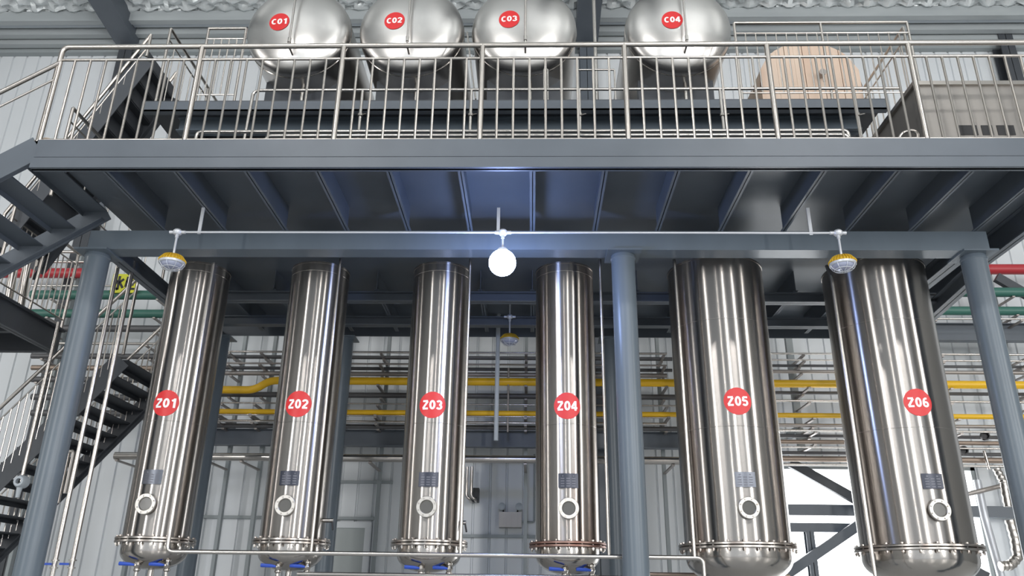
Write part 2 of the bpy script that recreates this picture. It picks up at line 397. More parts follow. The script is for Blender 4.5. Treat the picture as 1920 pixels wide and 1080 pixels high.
# upper platform
Y2 = 8.0; T2L = P(268, 187, Y2).x; T2R = P(1665, 187, Y2).x
up = empty('upper_platform', (0, Y2, Z2-.2), 'narrow upper steel platform carrying the tanks C01 to C04', 'platform')
zt2 = P(960, 205, Y2).z
MB().box((T2L, Y2, Z2-.012), (T2R, 11.2, Z2)).build('deck_plate', 'paintd', up)
MB().box((T2L, Y2-.0, zt2), (T2R, Y2+.02, Z2-.012)).box((T2L, Y2, zt2), (T2R, Y2+.10, zt2+.012)).build('edge_channel', 'paint', up)
MB().hbeam((T2L+.3, 9.0, Z2-.17), (T2R-.2, 9.0, Z2-.17), .15, .3).build('cross_beam', 'paintd', up)
MB().hbeam((T2L+.3, 10.4, Z2-.17), (T2R-.2, 10.4, Z2-.17), .15, .3).build('cross_beam', 'paint', up)
MB().hbeam((T2L+.3, 8.4, Z2-.107), (T2R-.2, 8.4, Z2-.107), .14, .19).build('cross_beam', 'post', up)
for x in (T2L+.45, -1.9, .55, 2.9, T2R-.2):
    MB().hbeam((x, 8.75, ZD), (x, 8.75, Z2-.02), .14, .14, up=(0, 1, 0)).build('leg', 'paintd', up)
    MB().hbeam((x, 10.4, ZD-.0), (x, 10.4, Z2-.32), .14, .14, up=(0, 1, 0)).build('leg', 'paintd', up)
# rails on the upper platform
xa = P(1376, 42, Y2+.05).x; xb_ = P(1700, 42, Y2+.05).x; h2 = P(1600, 42, Y2+.05).z - Z2
rail_run('upper_railing', (xa, Y2+.05, Z2), (xb_, Y2+.05, Z2), h2, 'stainless railing on the upper platform front, right of tank C04', 17, .018, 3)
rail_run('upper_railing', (xb_, Y2+.15, Z2), (xb_, 10.6, Z2), h2, 'stainless side railing receding at the right end of the upper platform', 14, .018, 3)
xa = P(392, 52, Y2+.05).x; xb_ = P(462, 52, Y2+.05).x
rail_run('upper_railing', (xa, Y2+.05, Z2), (xb_, Y2+.05, Z2), h2-.04, 'short stainless railing on the upper platform left of tank C01', 5, .018, 2)
xs_ = P(316, 56, Y2+.05).x
rail_run('upper_railing', (xs_, Y2+.1, Z2), (xs_, 10.6, Z2), h2, 'stainless side railing receding at the left end of the upper platform, at the stair head', 14, .020, 3)
# side rail on the main platform at the left
a = PZ(137, 203, ZR)
rail_run('deck_side_railing', (a.x, a.y, ZD), (a.x, 9.6, ZD), ZR-ZD, 'stainless side railing receding on the main platform left of the small stair', 5, .020, 2)

# ================================================================== STAIRS
def stair(name, xlo, zlo, xhi, zhi, y0, y1, n, label, rails=(True, True), nb=10, m='paintd', hr=1.0, tw=.24, closed=False):
    """flight running along x from (xlo,zlo) up to (xhi,zhi) between depths y0 and y1"""
    r = empty(name, (xlo, y0, zlo), label, 'stairs')
    d = Vector((xhi-xlo, 0, zhi-zlo)); sg = 1 if xhi > xlo else -1
    for y in (y0, y1):
        MB().bar((xlo, y, zlo-.06), (xhi, y, zhi-.06), .012, .24).build('stringer', m, r)
        MB().bar((xlo, y+(.03 if y == y0 else -.03), zlo-.175), (xhi, y+(.03 if y == y0 else -.03), zhi-.175), .07, .012).build('stringer_flange', m, r)
    for k in range(n):
        t = (k+.6)/n; x = xlo + d.x*t; z = zlo + d.z*t
        tr = MB().box((x-tw/2, y0+.006, z), (x+tw/2, y1-.006, z+.012)); tr.box((x-sg*tw/2, y0+.006, z-.05), (x-sg*(tw/2-.008), y1-.006, z+.012))
        if closed: tr.box((x+sg*(tw/2-.006), y0+.006, z-.01), (x+sg*tw/2, y1-.006, z+d.z/n-.045))
        tr.build('tread', m, r)
    for y, on in ((y0, rails[0]), (y1, rails[1])):
        if not on: continue
        a = Vector((xlo, y, zlo)); b = Vector((xhi, y, zhi)); up_ = Vector((0, 0, hr)); um = Vector((0, 0, hr-.18))
        MB().tube([a+up_, b+up_], .021, 12).build('handrail', 'rail', r)
        MB().tube([a+um, b+um], .010, 8).build('mid_rail', 'rail', r)
        for p in (a, b): MB().tube([p, p+up_], .019, 10).build('newel_post', 'rail', r)
        b0 = None
        for k in range(1, nb):
            p = a + (b-a)*(k/nb)
            if b0 is None: b0 = MB().tube([p, p+um], .0085, 6).build('baluster', 'rail', r); p0 = p
            else: inst(b0, 'baluster', r, p - p0)
    return r
# from the platform's left corner down to the left (30 degrees)
L = 3.2; dz = L*math.tan(math.radians(34))
s1 = stair('side_stair', XL-L, ZD-dz, XL, ZD, YF+.02, YB, 11, 'dark grey open tread stair descending left from the platform corner', (True, False), 2, 'paint', .86, .25)
# from the platform up to the upper platform
a = P(290, 62, Y2+.12)
stair('upper_stair', a.x-.04-1.26, ZD, a.x-.04, Z2+.75, Y2+.12, Y2+.9, 12, 'small steep steel stair with stainless handrails climbing to the upper platform at left', (True, True), 12, 'paintd', .34, .12, True)
# the big stair at lower left, rising to the right behind the left column
p1 = P(0, 765, 9.0); p2 = P(120, 652, 9.0); sl = (p2.z-p1.z)/(p2.x-p1.x)
xlo = p1.x - 1.2; xhi = P(345, 600, 10.2).x - .1
zr = lambda x: p1.z + (x-p1.x)*sl
stair('floor_stair', xlo, zr(xlo)-1.0, xhi, zr(xhi)-1.0, 9.0, 10.2, 18, 'long dark steel stair with stainless handrails behind the left round column', (True, True), 34, 'paintd', 1.0, .25)
# landing at far left with its railing
a = P(110, 662, 9.4)
lx = PX(20, 610, a.x) 
ll = empty('side_landing', (a.x, lx.y, a.z), 'dark steel landing at the far left, halfway up, behind the left round column', 'platform')
ly0 = lx.y; lz = a.z
lys = PX(-25, 587, a.x).y
MB().box((a.x-2.2, lys, lz+.30), (a.x, 9.45, lz+.315)).build('deck_plate', 'paintd', ll)
MB().hbeam((a.x-.06, lys, lz+.15), (a.x-.06, 9.45, lz+.15), .1, .30).build('edge_channel', 'paintd', ll)
MB().hbeam((a.x-2.2, lys, lz+.15), (a.x-2.2, 9.45, lz+.15), .1, .30).build('edge_channel', 'paintd', ll)
for y in (lys+.05, 8.6, 9.4): MB().hbeam((a.x-2.2, y, lz+.15), (a.x-.06, y, lz+.15), .06, .28).build('joist', 'paintd', ll)
rail_run('landing_railing', (a.x-.04, lys+.05, lz+.315), (a.x-.04, 9.4, lz+.315), 1.05, 'stainless railing on the far left landing, left of the left round column', 14, .021, 3)

# ================================================================== UPRIGHT COLUMNS Z01..Z06
def wrap(u, v, R, X, Y, Z, off):       # flat (u,v) laid on a vertical cylinder facing the photographer
    a = u/R; return Vector((X + (R+off)*math.sin(a), Y - (R+off)*math.cos(a), Z + v))
def disc_on(f, rad, n=40, rings=5):
    mb = MB(); vs = [f(0, 0)]; fs = []
    for j in range(1, rings+1):
        for k in range(n):
            a = 2*PI*k/n; vs.append(f(rad*j/rings*math.cos(a), rad*j/rings*math.sin(a)))
    for k in range(n): fs.append((0, 1+k, 1+(k+1) % n))
    for j in range(rings-1):
        for k in range(n):
            a, b = 1+j*n+k, 1+j*n+(k+1) % n; fs.append((a, a+n, b+n, b))
    return mb.add(vs, fs)
def lettering(f, txt, wid, hei):
    g, fs, asp = text_geo(txt); mb = MB(); mb.add([f(u*wid, v*hei) for u, v in g], fs); return mb
COLS = [('Z01', P(295, 1000, YT).x, .317), ('Z02', P(549, 1000, YT).x, .317), ('Z03', P(806, 1000, YT).x, .317), ('Z04', P(1064, 1000, YT).x, .317),
        ('Z05', P(1381, 1000, YT).x, .51), ('Z06', P(1716, 1000, YT).x, .525)]
ztop = P(829, 493, YT-.317).z
zfl = P(806, 1016, YT-.38).z
def column_tank(i, code, X, R):
    big = R > .4; tex = ['steel', 'steel', 'steel', 'steelrust', 'steel', 'steel'][i]
    extra = ['with a silvery nameplate, leftmost of the six', 'second from the left', 'third from the left, just left of the lit lamp', 'rust stained foot, left of the middle round column',
             'wide, just right of the middle round column', 'wide, rightmost of the six'][i]
    t = empty('column_tank', (X, YT, zfl-.4), 'tall upright stainless column marked %s, %s' % (code, extra), 'tank', 'upright stainless columns under the platform')
    zs = P(1400, 597, YT-.5).z if big else 1e9
    pr = [(R, zfl+.02)]
    for zz in ([zfl + 1.1, P(1400, 597, YT-.5).z] if big else [zfl + 1.15, ztop-.09]):
        pr += [(R, zz-.03), (R, zz-.004), (R-.0015, zz-.0015), (R-.0015, zz+.0015), (R, zz+.004), (R, zz+.03)]
    pr += [(R, ztop)]
    MB().lathe(pr, (X, YT, 0), n=96).build('shell', tex, t, sharp=12)
    MB().lathe([(R+.004, ztop-.0), (R+.004, ztop+.02), (R*.8, ztop+.035), (0.001, ztop+.04)], (X, YT, 0), n=64).build('top_cap', 'steel', t)
    # flange pair and bolts
    F1 = R + (.062 if not big else .058); fm = 'flangerust' if i == 3 else 'flange'
    MB().lathe([(R-.01, zfl+.003), (F1-.004, zfl+.003), (F1, zfl+.006), (F1, zfl+.022), (F1-.004, zfl+.026), (R-.01, zfl+.026)], (X, YT, 0), n=80, close=False).build('upper_flange', fm, t)
    lo = MB().lathe([(R-.01, zfl-.003), (F1-.004, zfl-.003), (F1, zfl-.006), (F1, zfl-.022), (F1-.004, zfl-.026), (R-.01, zfl-.026)], (X, YT, 0), n=80, close=False)
    lo.build('lower_flange', fm, t)
    nb = 18 if not big else 24; b0 = None
    for k in range(nb):
        a = 2*PI*(k+.5)/nb; bx, by = X + (F1-.022)*math.cos(a), YT + (F1-.022)*math.sin(a)
        if b0 is None:
            b0 = MB().lathe([(.008, zfl-.055), (.008, zfl+.04)], (bx, by, 0), n=8).lathe([(.014, zfl-.045), (.014, zfl-.03)], (bx, by, 0), n=6).lathe([(.014, zfl+.03), (.014, zfl+.042)], (bx, by, 0), n=6).build('flange_bolt', 'flange', t); p0 = (bx, by)
        else: inst(b0, 'flange_bolt', t, (bx-p0[0], by-p0[1], 0))
    # dished bottom
    dep = .26 if big else .17; sh = .075; prof = [(R-.004, zfl-.026), (R-.004, zfl-.026-sh)]
    for k in range(1, 15):
        a = k/14*PI/2; prof.append((max((R-.004)*math.cos(a), 0.001) if k < 14 else .001, zfl-.026-sh - dep*math.sin(a)))
    prof.reverse(); MB().lathe(prof, (X, YT, 0), n=72, close=False).build('dished_bottom', 'polish', t)
    MB().lathe([(.03, zfl-.16-dep), (.03, zfl-.06-dep)], (X, YT, 0), n=16).build('outlet_nozzle', 'pipe', t)
    # sticker with its number
    zc = P(X, 0, 1).z; zc = P(808 if not big else 1382, 759 if not big else 752, YT-R).z
    f = lambda u, v, o: wrap(u, v, R, X, YT, zc, o)
    s = disc_on(lambda u, v: f(u, v, .003), .136).build('number_sticker', 'redst', t); s['label'] = 'round red sticker reading %s' % code
    lettering(lambda u, v: f(u, v, .0045), code, .205, .098).build('lettering', 'white', s)
    # nameplate
    zp = P(808 if not big else 1390, 899, YT-R).z; fz = lambda u, v, o: wrap(u, v, R, X, YT, zp, o)
    px = .0; pm = MB(); N = 8; vs = []; fs = []
    for k in range(N+1):
        u = px + (-.5 + k/N)*.19
        vs += [fz(u, -.07, .012), fz(u, .07, .012), fz(u, -.07, .001), fz(u, .07, .001)]
    for k in range(N):
        q = 4*k; fs += [(q, q+4, q+5, q+1), (q+2, q+3, q+7, q+6), (q, q+2, q+6, q+4), (q+1, q+5, q+7, q+3)]
    fs += [(0, 1, 3, 2), (4*N, 4*N+2, 4*N+3, 4*N+1)]
    pl = pm.add(vs, fs).build('nameplate', 'plates' if i in (0, 4) else 'plate', t)
    if i in (0, 4): pl['label'] = 'silvery nameplate'
    q = MB()
    for row in range(5):
        for c_ in range(3 if row else 1):
            u0 = (-.07 + c_*.052) if row else -.055; u1 = u0 + (.034 if row else .11); v0 = .045 - row*.024
            q.add([fz(u0, v0-.006, .0135), fz(u1, v0-.006, .0135), fz(u1, v0+.006, .0135), fz(u0, v0+.006, .0135)], [(0, 1, 2, 3)])
    q.build('plate_print', 'platel', pl)
    # sight glass
    zg_ = P(800 if not big else 1395, 951 if not big else 953, YT-R).z; yy = YT-R
    k_ = 1 if not big else 1.0
    sg = MB().lathe([(.060, -.02), (.060, .03), (.1, .03), (.1, .052), (.096, .056), (.066, .056), (.060, .050), (.058, .038)], (X, yy, zg_), '-Y', 40, close=False).build('sight_glass', 'glassring', t)
    MB().lathe([(.061, .034), (.061, .040)], (X, yy, zg_), '-Y', 32).build('glass_pane', 'glassd', sg)
    for k in range(8):
        a = 2*PI*(k+.5)/8
        MB().lathe([(.0075, .054), (.0075, .066)], (X+.082*math.cos(a), yy, zg_+.082*math.sin(a)), '-Y', 6).build('bolt', 'flange', sg)
    return t
for i, (c, X, R) in enumerate(COLS): column_tank(i, c, X, R)

# ================================================================== HORIZONTAL TANKS C01..C04
YC = 8.55
def ctank(i, code, pxc, pyc, lab):
    c = P(pxc, pyc, YC); R = .69
    t = empty('storage_tank', (c.x, YC, c.z-R-.3), lab, 'tank', 'horizontal tanks on the upper platform')
    MB().lathe([(R, 0), (R, -2.35)], c, '-Y', 80, close=False).build('shell', 'head', t)
    prof = [(R, 0), (R, .05)]; dep = .26
    for k in range(1, 19):
        a = k/18*PI/2; prof.append((max(R*math.cos(a)**.9, .001), .05 + dep*math.sin(a)))
    MB().lathe(prof, c, '-Y', 80, close=False).build('dished_head', 'head', t)
    MB().lathe([(R, -.012), (R+.008, -.004), (R+.008, .004), (R, .012)], c, '-Y', 80, close=False).build('weld_band', 'polish', t)
    def dome(u, v, o):
        rr = math.hypot(u, v)/R; a = math.acos(min(.999, rr**(1/.9))) ; return Vector((c.x+u, YC - .05 - dep*math.sin(a) - o, c.z+v))
    stx = {'C01': (526, 46), 'C02': (741, 44), 'C03': (955, 41), 'C04': (1259, 43)}[code]
    p = P(stx[0], stx[1], YC-.25); du, dv = p.x - c.x, p.z - c.z
    s = disc_on(lambda u, v: dome(du+u, dv+v, .006), .135).build('number_sticker', 'redst', t); s['label'] = 'round red sticker reading %s' % code
    lettering(lambda u, v: dome(du+u, dv+v, .010), code, .205, .088).build('lettering', 'white', s)
    gx = c.x + .02; y0 = YC - .05 - dep - .10
    g = MB().tube([(gx, YC-.1, c.z+.60), (gx, y0, c.z+.60), (gx, y0, c.z-.50), (gx, YC-.1, c.z-.50)], .014, 10, .03).build('level_gauge', 'pipe', t)
    MB().lathe([(.022, c.z-.45), (.022, c.z-.38)], (gx, y0, 0), n=12).build('gauge_valve', 'pipe', g)
    for yy in (YC+.35, YC+1.9):
        MB().box((c.x-.5, yy, Z2), (c.x+.5, yy+.12, c.z-R*.72)).build('saddle', 'paintd', t)
    MB().tube([(c.x+.08, YC+.15, c.z-R+.02), (c.x+.08, YC+.15, Z2+.02)], .025, 10).build('drain_pipe', 'pipe', t)
ctank(0, 'C01', 563, 66, 'horizontal stainless tank marked C01 with domed head, leftmost on the upper platform')
ctank(1, 'C02', 773, 64, 'horizontal stainless tank marked C02 with domed head, second from the left')
ctank(2, 'C03', 983, 62, 'horizontal stainless tank marked C03 with domed head, left of the wall column')
ctank(3, 'C04', 1270, 62, 'horizontal stainless tank marked C04 with domed head, rightmost of the four')
# plywood clad tank behind, right of C04
c = P(1518, 165, 9.5); R = .74
t = empty('clad_tank', (c.x, 9.5, Z2), 'round topped tank clad in pale boards, behind the upper railing right of tank C04', 'tank')
MB().lathe([(R, -1.6), (R, .0), (R*.97, .06)], c, '-Y', 20, close=False).build('shell', 'wood', t)
k = 11
for j in range(k):
    x0 = -R*.95 + 1.9*R*j/k; x1 = -R*.95 + 1.9*R*(j+1)/k - .006
    h0 = math.sqrt(max(R*R - x0*x0, 0)); h1 = math.sqrt(max(R*R - x1*x1, 0)); zz = max(Z2+.01, c.z-.7)
    y_ = 9.42 - .01*(j % 2)
    MB().add([(c.x+x0, y_, zz), (c.x+x1, y_, zz), (c.x+x1, y_, c.z+h1), (c.x+x0, y_, c.z+h0), (c.x+x0, y_+.03, zz), (c.x+x1, y_+.03, zz), (c.x+x1, y_+.03, c.z+h1), (c.x+x0, y_+.03, c.z+h0)],
             [(0, 1, 2, 3), (7, 6, 5, 4), (0, 4, 5, 1), (1, 5, 6, 2), (2, 6, 7, 3), (3, 7, 4, 0)]).build('board', 'wood', t)
MB().box((c.x-.6, 9.6, Z2), (c.x+.6, 9.75, c.z-R*.6)).box((c.x-.6, 10.7, Z2), (c.x+.6, 10.85, c.z-R*.6)).build('saddle', 'paintd', t)
p = P(1540, 140, 9.36)
MB().lathe([(.035, -.04), (.035, .05), (.05, .05), (.05, .07)], p, '-Y', 14).tube([p, p+Vector((0, -.06, 0)), p+Vector((0, -.06, -.16))], .016, 8, .02).build('drain_valve', 'pipedull', t)

# ================================================================== STAINLESS CABINET ON THE PLATFORM (right)
Yc = 6.55; a = P(1715, 157, Yc); ztc = a.z; xc0 = a.x; xc1 = P(1955, 157, Yc).x
cab = empty('stainless_cabinet', ((xc0+xc1)/2, Yc, ZD), 'large grey stainless cabinet with dark slots on the platform at the right edge', 'cabinet')
yb_ = 7.5
MB().box((xc0, Yc, ZD), (xc1, yb_, ztc)).build('body', 'cab', cab)
MB().box((xc0-.03, Yc-.03, ztc-.03), (xc1+.02, yb_+.02, ztc+.012)).build('top_rim', 'rail', cab)
MB().tube([(xc0, Yc-.02, ZD+.02), (xc0, Yc-.02, ztc-.03)], .018, 8).build('corner_post', 'rail', cab)
for (u0, u1) in ((1795, 1835), (1839, 1864), (1868, 1905)):
    q0 = P(u0, 235, Yc-.004); q1 = P(u1, 253, Yc-.004)
    MB().box((q0.x, Yc-.006, q1.z), (q1.x, Yc+.002, q0.z)).build('vent_slot', 'black', cab)
hs = MB(); hs.tube([P(1686, 259, 6.14), P(1692, 249, 6.12), P(1710, 244, 6.12), P(1721, 249, 6.12), Vector((P(1718, 261, 6.16).x, 6.16, ZD+.013))], .014, 8, .03)
tag(hs.build('hose_loop', 'pipe'), 'small pale hose loop lying beside the stainless cabinet on the platform edge', 'hose')
tag(MB().lathe([(.001, ZD+.0), (.055, ZD+.0), (.06, ZD+.05), (.045, ZD+.09), (.001, ZD+.105)], (P(92, 256, 6.14).x, 6.14, 0), n=20).build('floor_bowl', 'wood'), 'small tan rounded object on the platform by the left railing post', 'bowl')

# ================================================================== PIPES
def pipe(pts, r, m, label, name='pipe', bend=.06, group=None, n=12):
    return tag(MB().tube(pts, r, n, bend).build(name, m), label, 'pipe', group)
# header in front of the columns with the risers welded to it
hd = empty('pipe_header', P(900, 1041, YP), 'long horizontal stainless header pipe crossing in front of the column bottoms', 'pipe')
zh = P(900, 1041, YP).z; xh0 = P(312, 1038, YP).x; xh1 = P(1318, 1044, YP).x
ysr = YP
MB().tube([(xh0, YP, P(393, 490, YP).z-.02), (xh0, YP, zh), (xh1, YP, zh), (xh1, YP, zh-.9)], .020, 14, .06).build('main_pipe', 'pipe', hd)
for px, yt in ((583, 486), (863, 486), (1142, 486), (1302, 486), ):
    x = P(px, 1040, YP).x; MB().tube([(x, YP, zh), (x, YP, zbb+.03)], .015 if px < 1200 else .018, 12).build('riser', 'pipe', hd)
x = P(1643, 1080, 7.5).x
pipe([(x, 7.52, 0.5), (x, 7.52, zbb-.2), (x, 7.6, zbb-.02)], .018, 'pipe', 'slim stainless pipe rising in front of column Z06, passing behind the right lamp', 'riser_pipe')
x = P(1478, 1010, 8.1).x
pipe([(x+.04, 8.7, .6), (x+.04, 8.7, 3.9)], .016, 'pipe', 'slim stainless pipe rising between columns Z05 and Z06', 'riser_pipe')
for px, lab in ((118, 'left one of two long thin pipes between the left round column and Z01'), (150, 'right one of two long thin pipes between the left round column and Z01')):
    x = P(px, 985, 8.0).x
    r = empty('drop_pipe', (x, 8.0, .6), lab, 'pipe', 'twin drop pipes beside Z01')
    MB().tube([(x, 8.0, .6), (x, 8.0, ZJ-.02)], .022, 12).build('tube', 'pipe', r)
    for yy in (1052, 1066):
        z = P(px, yy, 8.0).z; MB().lathe([(.036, z), (.036, z+.012)], (x, 8.0, 0), n=14).build('coupling', 'pipe', r)
    z = P(px, 1058, 8.0).z
    h = MB().bar((x-.02, 7.98, z), (x-.10, 7.96, z), .02, .02).build('lever_handle', 'blue', r)
# twin drain legs with ball valves under each column
def valve_leg(x, y, z1, lab, hx):
    r = empty('drain_valve', (x, y, 0), lab, 'valve', 'drain valves with blue levers under the columns')
    MB().tube([(x, y, .2), (x, y, z1)], .018, 12).build('tube', 'pipe', r)
    z = P(960, 1068, y).z
    MB().lathe([(.02, z-.06), (.032, z-.05), (.032, z-.035), (.024, z-.03), (.036, z), (.024, z+.03), (.032, z+.035), (.032, z+.05), (.02, z+.06)], (x, y, 0), n=16).build('valve_body', 'polish', r)
    MB().tube([(x, y, z), (x, y-.05, z)], .008, 8).build('valve_stem', 'pipe', r)
    MB().tube([(x+hx*.01, y-.05, z), (x+hx*.05, y-.06, z+.005), (x+hx*.15, y-.06, z+.010)], [.009, .016, .018], 8).build('lever_handle', 'blue', r)
for code, X, R in COLS[:4]:
    valve_leg(X-.04, YT-.22, zfl-.17, 'left drain leg with a blue valve lever under column %s' % code, -1)
    valve_leg(X+.22, YT-.15, zfl-.15, 'right drain leg with a blue valve lever under column %s' % code, -1)
a = P(560, 1076, 7.85); b = P(1170, 1074, 7.85)
pipe([(a.x, 7.80, a.z), (b.x, 7.80, a.z)], .018, 'pipe', 'lower stainless pipe running at the bottom edge of the view under Z02 to Z04', 'header_pipe')
a = P(1250, 1076, 7.7)
pipe([(P(1180, 1076, 8.9).x, 8.9, P(1180, 1076, 8.9).z), (P(1480, 1076, 8.9).x, 8.9, P(1180, 1076, 8.9).z)], .02, 'brown', 'dull brown pipe at the bottom edge of the view under Z05', 'header_pipe')
# stub valves beside the columns
for px, py, lab in ((619, 976, 'small stainless sampling tap on the right side of column Z02'), (868, 980, 'small stainless sampling tap on the right side of column Z03')):
    p = P(px, py, YT-.05)
    r = empty('sampling_tap', p, lab, 'tap')
    MB().tube([p-Vector((.12, 0, 0)), p+Vector((.03, 0, 0))], .02, 12).build('body', 'polish', r)
    MB().tube([p+Vector((.02, 0, 0)), p+Vector((.04, -.02, -.09))], .009, 8).build('lever', 'black', r)
# service pipes on the platform in front of the tanks
z3 = P(960, 168, 7.6).z
sv = empty('transfer_pipe', P(960, 168, 7.6), 'horizontal stainless transfer pipe with downlegs in front of tanks C01 to C04', 'pipe')
MB().tube([(P(470, 166, 7.6).x, 7.6, ZD+.25), (P(476, 166, 7.6).x, 7.6, z3), (P(1690, 170, 7.6).x, 7.6, z3)], .018, 12, .08).build('main_pipe', 'pipe', sv)
for px in (680, 884, 1086, 1350, 1600):
    x = P(px, 170, 7.6).x
    dl = MB().tube([(x, 7.6, z3), (x, 7.6, ZD+.05)], .018, 12).build('downleg', 'pipe', sv)
    z = P(px, 218, 7.6).z; MB().lathe([(.03, z), (.03, z+.03)], (x, 7.6, 0), n=12).tube([(x, 7.6, z+.015), (x+.07, 7.57, z+.015)], .007, 6).build('valve', 'polish', dl)
for yy, Y, lab, xa in ((246, 7.25, 'upper one of two stainless pipes running low along the platform behind the railing', 370), (254, 7.1, 'lower one of two stainless pipes running low along the platform behind the railing', 500)):
    p = P(xa, yy, Y); q = P(1590, yy, Y)
    pipe([(p.x, Y, ZD+.02), (p.x, Y, max(P(960, yy, Y).z, ZD+.05)), (q.x, Y, max(P(960, yy, Y).z, ZD+.05)), (q.x, Y, ZD+.02)], .02, 'pipe', lab, 'deck_pipe')
# vent pipe beside the wall column between C03 and C04
p = P(1116, 90, 9.8)
pipe([(p.x, 9.8, Z2), (p.x, 9.8, p.z+2.2)], .028, 'pipe', 'bright vertical vent pipe just right of the wall column between C03 and C04', 'vent_pipe')
q0 = P(1083, 158, 8.15); q1 = P(1083, 131, 8.15); q2 = P(1152, 131, 8.15); q3 = P(1152, 148, 8.15)
pipe([(q0.x, 8.15, Z2), q1, (q2.x, 8.15, q1.z), (q2.x, 8.15, Z2)], .012, 'pipe', 'small inverted U pipe on the upper platform between C03 and C04', 'bridge_pipe', .02)
q1 = P(1020, 130, 8.12); q2 = P(1027, 130, 8.12)
pipe([(q1.x, 8.12, Z2), (q1.x, 8.12, q1.z), (q2.x, 8.12, q1.z), (q2.x, 8.12, Z2)], .009, 'pipe', 'narrow inverted U tube in front of the right side of tank C03', 'bridge_pipe', .01)
p = P(888, 90, 8.0)
pipe([P(876, 60, 8.2), P(884, 130, 8.1), P(892, 186, 8.02)], .010, 'pipe', 'thin leaning tube between tanks C02 and C03', 'drain_tube')

# ------------ pipe rack along the rear wall
YR = 11.5
PL = []
RACK = [
 # (y px, radius m, material, x from, x to, Y, label)
 (661, .016, 'pipe', 400, 1250, 11.4, 'thin stainless pipe, topmost of the left rack pipes behind the columns'),
 (683, .014, 'pipedull', 400, 1250, 11.4, 'thin dull pipe second from the top of the left rack'),
 (702, .035, 'pipedull', 400, 1250, 11.6, 'dark pipe directly above the thick yellow pipe behind Z02 to Z04'),
 (758, .012, 'pipe', 400, 1270, 11.4, 'very thin pipe midway between the two yellow pipes'),
 (780, .014, 'pipe', 390, 1250, 11.3, 'thin bright pipe just under the lower yellow pipe on the left'),
 (792, .020, 'pipe', 385, 1250, 11.4, 'bright pipe second under the lower yellow pipe on the left'),
 (664, .016, 'pipe', 1440, 1960, 11.4, 'thin stainless pipe, topmost of the right rack pipes'),
 (676, .013, 'pipe', 1440, 1960, 11.4, 'thin stainless pipe second from the top of the right rack'),
 (698, .030, 'pipedull', 1440, 1960, 11.6, 'dull pipe just above the thick yellow pipe at the right'),
 (753, .016, 'pipe', 1440, 1960, 11.4, 'thin stainless pipe midway between the yellow pipes at the right'),
 (799, .026, 'pipedull', 1440, 1960, 11.4, 'dull pipe just under the lower yellow pipe at the right'),
 (809, .016, 'pipe', 1440, 1960, 11.3, 'thin bright pipe second under the lower yellow pipe at the right'),
 (830, .030, 'brown', 1440, 1960, 11.4, 'brownish pipe behind the gap right of Z05, third under the lower yellow pipe'),
 (840, .014, 'pipe', 1440, 1960, 11.3, 'thin bright pipe fourth under the lower yellow pipe at the right'),
 (862, .040, 'brown', 1440, 1960, 11.5, 'wide brownish pipe above the bright opening at the right'),
 (873, .018, 'pipe', 1440, 1960, 11.4, 'bright pipe just above the bright opening at the right'),
 (548, .075, 'green', 1735, 1990, 11.5, 'upper one of two thick green pipes at the right'),
 (583, .068, 'green', 1735, 1990, 11.5, 'lower one of two thick green pipes at the right'),
 (505, .085, 'red', 1735, 1990, 11.9, 'thick red pipe at the right edge under the platform corner'),
 (598, .016, 'pipe', 1735, 1990, 11.4, 'thin bright pipe just below the lower green pipe at the right'),
 (512, .085, 'red', -40, 165, 11.9, 'thick red pipe at the left edge behind the landing railing'),
 (553, .075, 'green', 60, 310, 11.5, 'upper one of two dark green pipes at the left behind the twin drop pipes'),
 (588, .068, 'green', 60, 310, 11.5, 'lower one of two dark green pipes at the left behind the twin drop pipes'),
 (644, .022, 'pipe', 60, 300, 11.4, 'bright thin pipe below the green pipes at the left'),
 (536, .016, 'pipe', 60, 240, 11.4, 'thin pipe directly under the yellow hazard sign at the left'),
 (472, .028, 'rail', 60, 160, 11.9, 'pale pipe seen through the gap above the landing railing'),
 (491, .022, 'rail', 20, 165, 11.9, 'pale pipe second from the top in the gap above the landing railing'),
 (671, .030, 'pipedark', 400, 1260, 11.65, 'added dark pipe between the two topmost thin pipes of the left rack'),  # from here on: pipes added to darken the rear wall and thicken the rack
 (692, .026, 'pipedark', 400, 1260, 11.65, 'added dark pipe third from the top of the left rack'),
 (742, .042, 'pipedark', 400, 1270, 11.65, 'wide added dark pipe right under the thick yellow pipe behind Z02 to Z04'),
 (801, .036, 'pipedark', 385, 1280, 11.6, 'wide added dark pipe just above the blue grey beam behind the columns'),
 (687, .022, 'pipedark', 1440, 1960, 11.65, 'added dark pipe third from the top of the right rack'),
 (738, .026, 'pipedark', 1440, 1960, 11.65, 'added dark pipe just under the thick yellow pipe at the right'),
 (819, .026, 'pipedark', 1440, 1960, 11.6, 'added dark pipe above the upper brownish pipe at the right'),
 (851, .026, 'pipedark', 1440, 1960, 11.6, 'added dark pipe between the two brownish pipes at the right'),
 (616, .055, 'pipedark', 60, 310, 11.6, 'wide added dark pipe just below the green pipes at the left'),
 (668, .045, 'pipedark', 60, 300, 11.6, 'added dark pipe below the bright thin pipe at the left'),
 (690, .040, 'brown', 60, 300, 11.6, 'added brownish pipe in the left cluster between the round column and Z01'),
 (712, .045, 'pipedark', 60, 295, 11.6, 'added dark pipe under the brownish pipe in the left cluster'),
 (745, .050, 'pipedark', 60, 290, 11.6, 'lowest but one added dark pipe of the left cluster'),
 (775, .050, 'pipedark', 60, 285, 11.6, 'lowest added dark pipe of the left cluster beside Z01'),
]
